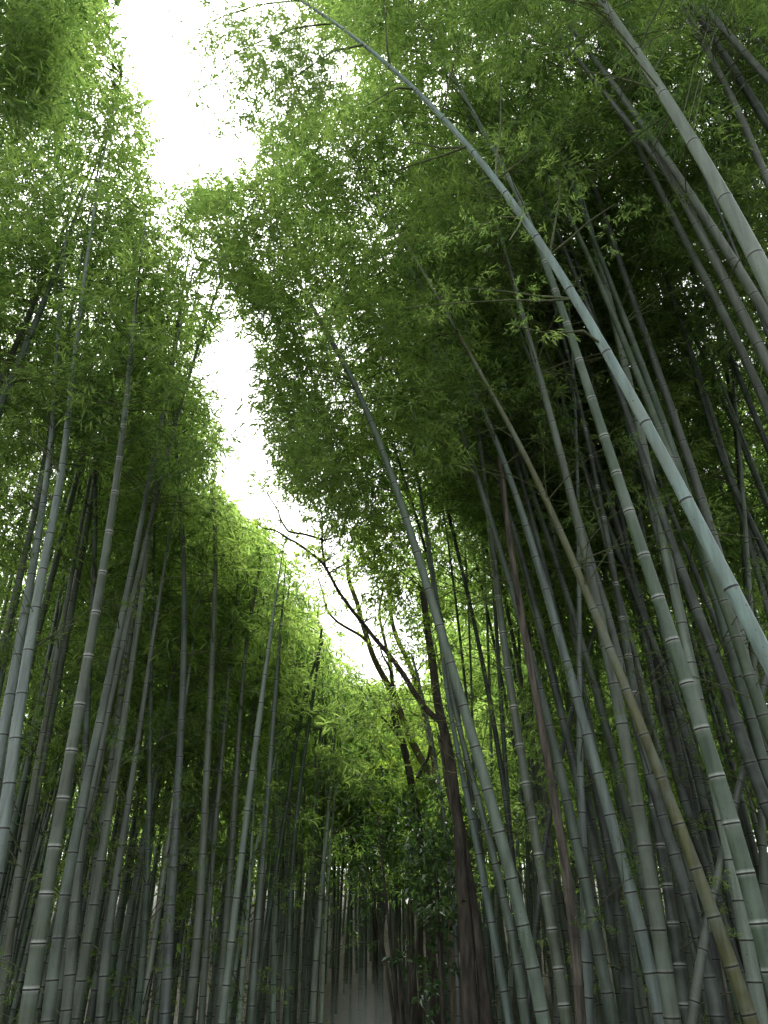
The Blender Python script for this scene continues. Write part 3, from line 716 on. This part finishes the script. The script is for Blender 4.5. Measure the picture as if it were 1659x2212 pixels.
H_CULM = None
CL = []
for (label, col, D, w0, w1, k, pts, op) in TR:
    kk = rng.uniform(-0.03, 0.03) if not op.get('hero') else 0
    pts = list(pts)
    if pts[0][1] < pts[-1][1]: pts = pts[::-1]
    lt = op.get('light', 1.0)  # scales skin colour; paints light onto the brightly lit culms
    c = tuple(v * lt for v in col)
    if op.get('dead'):
        P, R, ztop, Y0, M = traced_path(pts, w0, w1, D, kk, ztop=None)
        n = int(np.argmax(P[:, 2] >= ztop)) + 2
        P, R = P[:n], R[:n]
        build_bamboo(P, R, c, label, None, 99, 0, 0, 'near', inter=op.get('inter', .27), sides=12, fine=True, skin=DEADSKIN if op['dead'] == 1 else None, crown=False)
        continue
    P, R, ztop, Y0, M = traced_path(pts, w0, w1, D, kk, ztop=op.get('ztop'))
    CL.append((np.stack(project(M), 1), 86 if pts[-1][1] < 240 else 76))
    dist = float(np.hypot(P[0, 0], P[0, 1]))
    kind = 'near' if dist < 9.5 else 'mid'
    extra = None
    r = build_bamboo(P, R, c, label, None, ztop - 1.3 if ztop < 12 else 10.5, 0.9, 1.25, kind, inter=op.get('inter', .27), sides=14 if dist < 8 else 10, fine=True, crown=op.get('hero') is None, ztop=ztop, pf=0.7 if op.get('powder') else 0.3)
    if op.get('hero'): H_CULM = (r, P, R, Y0)
CLEAR = np.concatenate([np.stack([np.interp(np.linspace(0, 1, 90), np.linspace(0, 1, len(c)), c[:, k]) for k in range(3)], 1)[:f] for c, f in CL])

# ---- the arching bamboo's own branches and its hanging leaf sprays
HB = [  # each: photo points outward from the node, depth offset at the end
 [(952,247),(962,220),(975,160),(994,75)], [(1072,387),(1072,345),(1082,270),(1082,200),(1075,100)],
 [(1129,470),(1080,470),(1030,490),(955,510)], [(1187,552),(1202,465),(1210,420),(1205,380)],
 [(1187,552),(1220,525),(1270,480),(1330,440)], [(1244,645),(1180,650),(1110,648),(980,655),(880,665)],
 [(1244,645),(1170,640),(1080,628),(1000,622)], [(1007,317),(955,320),(910,310),(860,305)],
 [(1007,317),(960,335),(880,360),(820,385)], [(894,192),(860,190),(830,205),(790,230)],
 [(842,142),(836,100),(830,15),(828,-30)], [(1072,387),(1130,345),(1155,320)],
 [(785,97),(720,110),(660,150),(600,190)], [(720,50),(640,60),(560,90),(480,130)], [(650,0),(560,10),(470,40),(400,80)],
 [(1129,470),(1120,490),(1100,520)], [(1297,742),(1260,715),(1180,720),(1100,700)],
]
root, HP, HR, HY = H_CULM
hbase = HP[0].copy()
tips = []
for bi, pts in enumerate(HB):
    dep = rng.uniform(-0.5, 0.6)
    C = []
    for i, (x, y) in enumerate(pts):
        d = ray(x, y); t = (HY + dep * i / (len(pts) - 1)) / d[1]
        C.append(np.array([0, 0, CAMZ]) + t * d)
    C = resample(C, 14)
    V, Q = tube(C - hbase, np.linspace(0.0085, 0.003, 14) * (1 + 0.25 * (np.arange(14) % 3 == 0)), 6)
    link("branch", mesh_quads("branch", V, Q, [TWIG], smooth=True), root)
    tips.append(C)
spots = []
for C in tips:
    for j in range(3):
        p = C[int(rng.integers(7, 14))] + rng.normal(0, 0.10, 3)
        spots.append((p, rng.uniform(0, 6.28), rng.uniform(0.35, 0.6)))
# the loose hanging sprays seen against the sky at the top of the gap
for (x, y, s, n) in [(660,30,60,26),(600,60,60,22),(540,50,60,20),(480,90,60,14),(560,140,60,20),(640,130,60,24),(700,110,50,16),(500,190,60,12),(420,130,50,9),(620,210,55,16),(690,190,45,12),(560,225,60,10),(440,220,50,6),(400,60,50,6),(610,275,50,8),(540,265,30,3),(455,350,25,4),(750,60,50,16),(720,160,50,14),(470,20,50,9),(670,240,40,10),(480,255,40,4)]:
    for q in range(int(n * 1.7)):
        d = ray(x + rng.normal(0, s * .6), y + rng.normal(0, s * .55)); t = (HY + rng.uniform(-0.4, 1.2)) / d[1]
        p = np.array([0, 0, CAMZ]) + t * d
        if not hides_culm(p, 0.12): spots.append((p, rng.uniform(0, 6.28), rng.uniform(0.35, 0.65)))
fm = foliage_mesh("foliage", [(p - hbase, a, s) for p, a, s in spots], 'near', [], [LEAF, TWIG], rng)
link("foliage", fm, root)

# ------------------------------------------------------------------ the thicket behind
placed = [B['P'][0, :2] for B in BAMBOO]

def free_spot(x, y, gap):
    return all((x - q[0]) ** 2 + (y - q[1]) ** 2 > gap * gap for q in placed)

def thicket(n, sampler, label, group, kind_fn, colours, crown0, dens, reach, hue=0.0, hmul=1.0, dia=(0.06, 0.11), corridor=1.25):  # raised hue lightens the leaf tint, painting in a backlit glow
    made = tries = 0
    while made < n and tries < n * 80:
        tries += 1
        x, y = sampler()
        if not free_spot(x, y, 0.42): continue
        if abs(x - path_x(y)) < (2.1 if y < 8 else corridor) and y < 17: continue
        z = float(ground_z(x, y)) - 0.05
        D = rng.uniform(*dia)
        H = rng.uniform(10.5, 14.5) * hmul * (0.75 + D * 2.6)
        side = -1.0 if x < path_x(y) else 1.0
        lean = -rng.uniform(0.045, 0.12) if side > 0 else rng.uniform(-0.01, 0.055)
        if y > 18: lean = rng.normal(0, 0.025)
        ly = rng.normal(0, 0.035)
        zz = np.linspace(0, 1, 44)
        P = np.stack([x + lean * H * zz * 0.55 + lean * H * 0.9 * zz ** 2.4, y + ly * H * zz, z + H * zz], 1)
        g = in_gap(P)
        if g[:22].any(): continue
        if sum(hides_culm(q, 0.07) for q in P[::2]) > 1: continue
        R = D / 2 * np.clip(1.03 - 0.62 * zz - 0.36 * zz ** 6, 0.04, 1)
        if g.any():
            i = int(np.argmax(g)); P, R = P[:i], R[:i].copy()
            if len(P) < 14: continue
            R[-8:] *= np.linspace(1, 0.15, 8)
        dist = math.hypot(x, y)
        col = colours[int(rng.integers(len(colours)))]
        c0 = z + rng.uniform(*crown0)
        build_bamboo(P, R, col, label, group, c0, dens, reach, kind_fn(dist), inter=rng.uniform(.22, .3), sides=8 if dist < 14 else 6, fine=dist < 10, hue=hue)
        placed.append(np.array([x, y])); made += 1
    return made

def box(x0, x1, y0, y1):
    return lambda: (rng.uniform(x0, x1), rng.uniform(y0, y1))

kf = lambda d: 'near' if d < 8 else ('mid' if d < 15 else 'far')
GR = [(0.085, 0.115, 0.088), (0.064, 0.104, 0.066), (0.105, 0.137, 0.10), (0.085, 0.107, 0.075), (0.14, 0.18, 0.138), (0.05, 0.064, 0.052)]
n1 = thicket(32, lambda: (lambda y: (-1.35 - rng.uniform(0, 1) * max(0.5, 0.46 * y - 0.9), y))(rng.uniform(7.5, 12.5)), "green bamboo among many in the dense rows left of the path", "bamboos in the left thicket", kf, GR, (5.0, 7.5), .4, 1.1, hue=.15)
n2 = thicket(60, lambda: (lambda y: (-1.2 - rng.uniform(0, 1) ** 1.2 * max(0.5, 0.44 * y - 1.0), y))(rng.uniform(9, 18)), "thin bamboo deep in the left thicket behind the front rows", "bamboos deep in the left thicket", kf, [tuple(v * 1.25 for v in c) for c in GR], (4.6, 6.8), .55, 1.1, hue=.25, dia=(.055, .095))  # paler culm colours make up for the shade back there
n3 = thicket(52, lambda: (lambda y: (rng.uniform(1.3, 5.2) + 0.08 * y, y))(rng.uniform(6, 13.5)), "leaning bamboo among many in the dense rows right of the path", "bamboos in the right thicket", kf, GR, (5.5, 8.5), .8, 1.2, hmul=1.2, dia=(.055, .10))
n4 = thicket(20, lambda: (lambda y: (rng.uniform(1.0, 8.5) + 0.12 * y, y))(rng.uniform(13, 22)), "thin bamboo deep in the right thicket seen between the front culms", "bamboos deep in the right thicket", kf, GR, (3.2, 6.0), .7, 1.2)
n5 = thicket(32, box(-3.5, 4.0, 17, 30), "far upright bamboo closing the end of the path", "bamboos at the end of the path", kf, GR, (3.2, 5.0), .8, 1.25, hue=.25, hmul=.9)
n5 += thicket(16, box(-2.2, 1.6, 15.5, 22), "far upright bamboo closing the end of the path", "bamboos at the end of the path", kf, GR, (4.0, 6.0), .7, 1.1, hue=.25, hmul=.85, dia=(.05, .085), corridor=0.0)
n6 = thicket(4, lambda: (rng.uniform(-7.5, -2.9), rng.uniform(-5, 6.0)), "bamboo added beside the path, left of the viewer", "bamboos added beside the viewer on the left", kf, GR, (6.0, 8.0), .6, 1.2)  # added out of view to keep side light off the culms
n7 = thicket(4, lambda: (rng.uniform(2.9, 7.5), rng.uniform(-5, 6.0)), "bamboo added beside the path, right of the viewer", "bamboos added beside the viewer on the right", kf, GR, (6.0, 8.0), .6, 1.2)  # likewise added out of view, blocking sky light from the right
grow_crowns()
side_branches()
fill_crowns()
hang_crowns()
print("bamboos", len(BAMBOO), n1, n2, n3, n4, n5, n6, n7)

# ------------------------------------------------------------------ the far wood on the slopes, one mass
def far_wood():
    LV, LQ, SC_, PW_, nv = [], [], [], [], 0
    spots = []
    n = 0
    while n < 1000:
        y = rng.uniform(9, 48)
        x = rng.uniform(-1, 1) * min(0.62 * y + 3, 17)
        if y < 20 and abs(x - path_x(y)) < (6.5 if x > 0 else 3.6): continue
        if y < 11.5 and abs(x) < 6.5: continue
        if y < 21 and abs(x - path_x(y)) < 2.5: continue
        z = float(ground_z(x, y)) - 0.05
        H = rng.uniform(9, 13.5); D = rng.uniform(.06, .11)
        zz = np.linspace(0, 1, 10)
        dx, dy = rng.normal(0, .5), rng.normal(0, .4)
        for shrink in range(9):
            P = np.stack([x + dx * zz - np.sign(x) * .6 * zz ** 2, y + dy * zz, z + H * zz], 1)
            if not in_gap(P, 0.3).any(): break
            H *= 0.87
        if in_gap(P, 0.3).any(): continue
        V, Q, a, b = culm_mesh(P, D / 2 * (1.05 - .95 * zz), .3, 5, rng, False, 0.2)
        LV.append(V); LQ.append(Q + nv); SC_.append(a); PW_.append(b); nv += len(V); n += 1
        if x < -5 and y < 30 and rng.uniform() < .72: continue
        c0 = rng.uniform(.22, .45) if y < 30 else rng.uniform(.12, .3)
        for q in range(17):
            f = rng.uniform(c0, 1.0)
            rr = 1.25 * (1.1 - 0.75 * f)
            p = np.array([np.interp(f, zz, P[:, k]) for k in range(3)]) + np.array([rng.normal(0, rr * .6), rng.normal(0, rr * .6), rng.normal(0, .3)])
            if not in_gap(p, 0.7)[0]: spots.append((p, rng.uniform(0, 6.28), rng.uniform(1.3, 2.0)))
    V = np.concatenate(LV)
    o = link("bamboo_wood", mesh_quads("bamboo_wood", V, np.concatenate(LQ), [CULM], {'scar': np.concatenate(SC_), 'powder': np.concatenate(PW_)}, smooth=True))
    o.color = (.12, .155, .118, 1); o['kind'] = 'stuff'
    f = link("foliage", foliage_mesh("foliage", spots, 'far', [], [LEAF, TWIG], rng, 1.0, .2), o)  # lighter leaf tint paints glow into the far crowns
    f['kind'] = 'stuff'
far_wood()

# ------------------------------------------------------------------ broad-leaved trees by the path
def px_line(pts, Y, depth=0.0):
    C = []
    for i, (x, y) in enumerate(pts):
        d = ray(x, y); t = (Y + depth * i / max(1, len(pts) - 1)) / d[1]
        C.append(np.array([0, 0, CAMZ]) + t * d)
    return np.array(C)

def smooth_line(C, n):
    C = resample(C, n)
    for _ in range(2):
        C[1:-1] = C[1:-1] * 0.5 + (C[:-2] + C[2:]) * 0.25
    return C

def width_r(C, w0, w1):
    q = C - np.array([0, 0, CAMZ]); zc = q[:, 1] * CP + q[:, 2] * SP
    return np.linspace(w0, w1, len(C)) * zc / PF / 2

def broad_tree(label, Y, trunk, tw, limbs, bark, leaf_spots, kind, leafmat, seed):
    C = px_line(trunk, Y)
    b = C[0].copy()
    tan = (C[1] - C[0]) / (C[1, 2] - C[0, 2])
    zg = float(ground_z(b[0], b[1])) - 0.1
    foot = b + tan * 0.7 * (zg - b[2]) if b[2] > zg + 0.05 else b
    C = smooth_line(np.vstack([foot, C]) if b[2] > zg + 0.05 else C, 60)
    R = width_r(C, *tw); R[:10] *= np.linspace(1.25, 1.0, 10)
    base = C[0].copy()
    root = bpy.data.objects.new("tree", None); COL.objects.link(root); root.location = base
    tag(root, label, "tree")
    V, Q = tube(C - base, R, 14, 0.09, seed)
    link("trunk", mesh_quads("trunk", V, Q, [bark], smooth=True), root)
    for i, (pts, w, dep) in enumerate(limbs):
        L = smooth_line(px_line(pts, Y, dep), max(16, 4 * len(pts)))
        V, Q = tube(L - base, width_r(L, *w), 9, 0.10, seed + i + 1)
        link("limb", mesh_quads("limb", V, Q, [bark], smooth=True), root)
    sp = []; tw_ = []
    for (x, y, sx, sy, n, s) in leaf_spots:
        for q in range(n):
            p = px_line([(x + rng.normal(0, sx), y + rng.normal(0, sy))], Y + rng.normal(0, 0.7))[0]
            sp.append((p - base, rng.uniform(0, 6.28), s * rng.uniform(.7, 1.2)))
    # twigs that carry the leaves back to the nearest limb point
    allp = np.vstack([px_line(l[0], Y, l[2]) for l in limbs] + [px_line(trunk, Y)]) - base if limbs else px_line(trunk, Y) - base
    for (p, a, s) in sp[::4]:
        j = int(np.argmin(((allp - p) ** 2).sum(1)))
        q = allp[j]
        if np.linalg.norm(q - p) < 1.6:
            m = (p + q) / 2 + rng.normal(0, 0.06, 3)
            tw_.append((resample([q, m, p], 5), 0.008, 0.003))
    fm = foliage_mesh("crown", sp, kind, tw_, [leafmat, bark], rng)
    if fm: link("crown", fm, root)
    return root

broad_tree("dark brown thick tree trunk with a long limb reaching over the path", 9.6,
  [(1019,2212),(1009,2075),(999,1925),(994,1825),(985,1735),(975,1650),(962,1591),(950,1543),(942,1495),(935,1435),(925,1375),(920,1327),(912,1270)], (38, 12),
  [([(952,1560),(940,1550),(918,1529),(892,1493),(880,1469),(856,1435),(832,1404),(810,1380),(784,1346),(763,1321),(732,1279),(710,1237),(699,1217),(671,1195),(643,1173),(615,1160),(601,1147),(567,1140)], (13, 3.5), -0.6),
   ([(703,1225),(695,1181),(697,1125),(693,1097),(682,1063),(674,1021)], (5.5, 2.5), -0.5),
   ([(700,1168),(682,1161),(654,1153),(623,1150),(607,1125),(601,1103),(584,1077),(576,1061)], (6, 2.5), -0.5),
   ([(1050,2212),(1040,2080),(1022,1960),(1008,1860),(998,1780)], (28, 14), 0.05),
   ([(985,1760),(968,1700),(955,1620),(948,1590)], (18, 8), 0.3)],
  BARK, [(620,1050,40,50,16,.7),(690,1120,40,60,22,.7),(740,1010,50,60,30,.8),(770,1100,40,60,40,.8),(800,1200,40,60,40,.8),(930,1400,25,60,30,.6),(600,1130,20,20,8,.5),(650,1200,30,30,8,.5),(720,1240,30,40,14,.6),(850,1280,30,50,30,.7)], 'tree', TREELEAF, 3)

broad_tree("nearly black slender tree trunk left of the thick brown one", 12.0,
  [(940,2212),(930,2025),(922,1910),(909,1825),(899,1747),(889,1692),(880,1646),(868,1598),(853,1557),(850,1519),(848,1481)], (24, 14),
  [([(902,1680),(912,1655),(925,1640),(930,1600)], (9, 6), 0.2),
   ([(866,1600),(845,1570),(820,1545),(800,1515),(780,1490)], (6, 2.5), -0.4),
   ([(850,1490),(842,1440),(825,1415),(818,1380)], (7, 3), 0.3)],
  BARK, [(830,1560,25,40,20,.6),(880,1560,25,50,22,.6),(800,1500,25,25,10,.5)], 'tree', TREELEAF, 21)

broad_tree("pale-barked forked tree whose limbs branch against the white sky", 13.0,
  [(985,2150),(975,1950),(960,1800),(949,1747),(935,1687),(916,1651),(892,1610),(875,1567),(863,1531),(846,1495),(829,1461),(812,1435),(800,1404),(792,1370),(780,1343),(775,1307),(755,1265),(749,1237),(752,1200)], (24, 8),
  [([(797,1390),(777,1371),(747,1355),(727,1343),(705,1318),(699,1285),(688,1251)], (7, 3), -0.4),
   ([(850,1500),(845,1440),(833,1391),(822,1349),(819,1313),(828,1270)], (9, 5), 0.4),
   ([(955,1770),(945,1690),(930,1600),(910,1510),(894,1461),(880,1423),(860,1387),(847,1349),(842,1307),(845,1260)], (16, 8), 0.3),
   ([(824,1360),(838,1335),(845,1310)], (4, 2), 0.1)],
  PALEBARK, [(760,1230,40,40,26,.8),(810,1260,30,40,26,.8),(690,1250,30,40,20,.7),(850,1260,40,50,40,.8),(740,1320,30,40,16,.6),(890,1480,25,60,30,.7),(860,1400,25,40,14,.6)], 'tree', TREELEAF, 33)

# ------------------------------------------------------------------ evergreen shrubs and saplings at the end of the path
def shrub(label, Y, foot, clumps, kind, mat, n_stems, seed, name="shrub", s=1.0):
    b = px_line([foot], Y)[0]; b[2] = float(ground_z(b[0], b[1])) - 0.03
    root = bpy.data.objects.new(name, None); COL.objects.link(root); root.location = b
    tag(root, label, "shrub")
    sp, tw_ = [], []
    cen = []
    for (x, y, sx, sy, n) in clumps:
        if kind == 'broad': n = max(4, int(n * .45))
        c = px_line([(x, y)], Y + rng.normal(0, 0.3))[0] - b
        cen.append(c)
        for q in range(n):
            p = px_line([(x + rng.normal(0, sx), y + rng.normal(0, sy))], Y + rng.normal(0, 0.5))[0] - b
            sp.append((p, rng.uniform(0, 6.28), s * rng.uniform(.7, 1.25)))
            if q % 4 == 0: tw_.append((resample([c, (c + p) / 2 + rng.normal(0, .05, 3), p], 4), 0.006, 0.002))
    for c in cen[:n_stems]:
        m = c * np.array([.35, .35, .55]) + rng.normal(0, 0.05, 3)
        C = smooth_line(np.array([[0, 0, 0], m, c]), 14)
        V, Q = tube(C, np.linspace(0.035, 0.008, 14), 7, 0.08, seed)
        link("stem", mesh_quads("stem", V, Q, [BARK], smooth=True), root)
    link("foliage", foliage_mesh("foliage", sp, kind, tw_, [mat, TWIG], rng), root)

shrub("dark glossy evergreen shrub left of the slender black trunk, over the mist", 11.0, (880, 2212),
      [(815,1760,40,45,26),(880,1840,42,45,28),(790,1850,30,38,12),(910,1930,36,40,18),(845,1930,38,26,10),(940,2055,34,34,20),(890,2075,38,24,11),(925,2130,34,22,10),(815,2010,28,16,6)], 'broad', BROAD, 5, 41)
shrub("small dark evergreen shrub between the black trunk and the thick brown trunk", 10.2, (960, 2212),
      [(945,1880,20,40,40),(955,1960,18,40,34),(935,1800,20,40,30),(960,1780,18,50,20)], 'broad', BROAD, 3, 42)
shrub("yellow-green leafy sapling glowing behind the dark trunks", 15.0, (905, 2130),
      [(890,1700,30,40,60),(870,1640,30,40,50),(910,1780,25,40,40),(860,1750,25,40,34),(920,1640,20,40,24)], 'tree', TREELEAF, 3, 43, "sapling", 1.1)
shrub("pale feathery green sapling at the end of the path, left of the trunks", 19.0, (815, 2110),
      [(800,1720,35,40,70),(820,1800,35,40,60),(790,1660,30,30,50),(840,1680,25,40,44),(770,1790,25,40,40)], 'mid', LEAF, 3, 44, "sapling", 1.0)

# thin pale leaning dead culm among the shrubs
P, R, zt, _, _ = traced_path([(885,1960),(870,1850),(850,1760),(832,1700),(815,1650)], 5, 2.5, .04, 0)
n = int(np.argmax(P[:, 2] >= zt)) + 1
build_bamboo(P[:n], R[:n], (0.36, 0.38, 0.25), "thin straw-pale bare bamboo leaning left in front of the pale feathery sapling", None, 99, 0, 0, 'mid', crown=False, sides=7)

# ------------------------------------------------------------------ mist over the end of the path
def mist():
    bm = __import__('bmesh').new()
    __import__('bmesh').ops.create_uvsphere(bm, u_segments=24, v_segments=14, radius=1.0)
    me = bpy.data.meshes.new("mist"); bm.to_mesh(me); bm.free()
    m, n, l = new_mat("mist_air")
    tc = n.new("ShaderNodeTexCoord")
    nz = n.new("ShaderNodeTexNoise"); nz.inputs['Scale'].default_value = 2.0; nz.inputs['Detail'].default_value = 3
    l.new(tc.outputs['Object'], nz.inputs['Vector'])
    ln = n.new("ShaderNodeVectorMath"); ln.operation = 'LENGTH'
    l.new(tc.outputs['Object'], ln.inputs[0])
    fo = n.new("ShaderNodeMapRange"); fo.inputs[1].default_value = 1.0; fo.inputs[2].default_value = 0.1; fo.inputs[3].default_value = 0; fo.inputs[4].default_value = 1
    l.new(ln.outputs['Value'], fo.inputs[0])
    a = n.new("ShaderNodeMath"); a.operation = 'MULTIPLY'; l.new(fo.outputs[0], a.inputs[0]); l.new(nz.outputs['Fac'], a.inputs[1])
    b = n.new("ShaderNodeMath"); b.operation = 'MULTIPLY'; l.new(a.outputs[0], b.inputs[0]); b.inputs[1].default_value = 0.6
    v = n.new("ShaderNodeVolumePrincipled"); v.inputs['Color'].default_value = (0.93, 0.96, 1, 1)
    l.new(b.outputs[0], v.inputs['Density'])
    o = n.new("ShaderNodeOutputMaterial"); l.new(v.outputs[0], o.inputs['Volume'])
    me.materials.append(m)
    ob = link("mist", me, None, (-0.3, 14.5, 0.45)); ob.scale = (0.85, 1.8, 1.25)
    ob['kind'] = 'stuff'
mist()
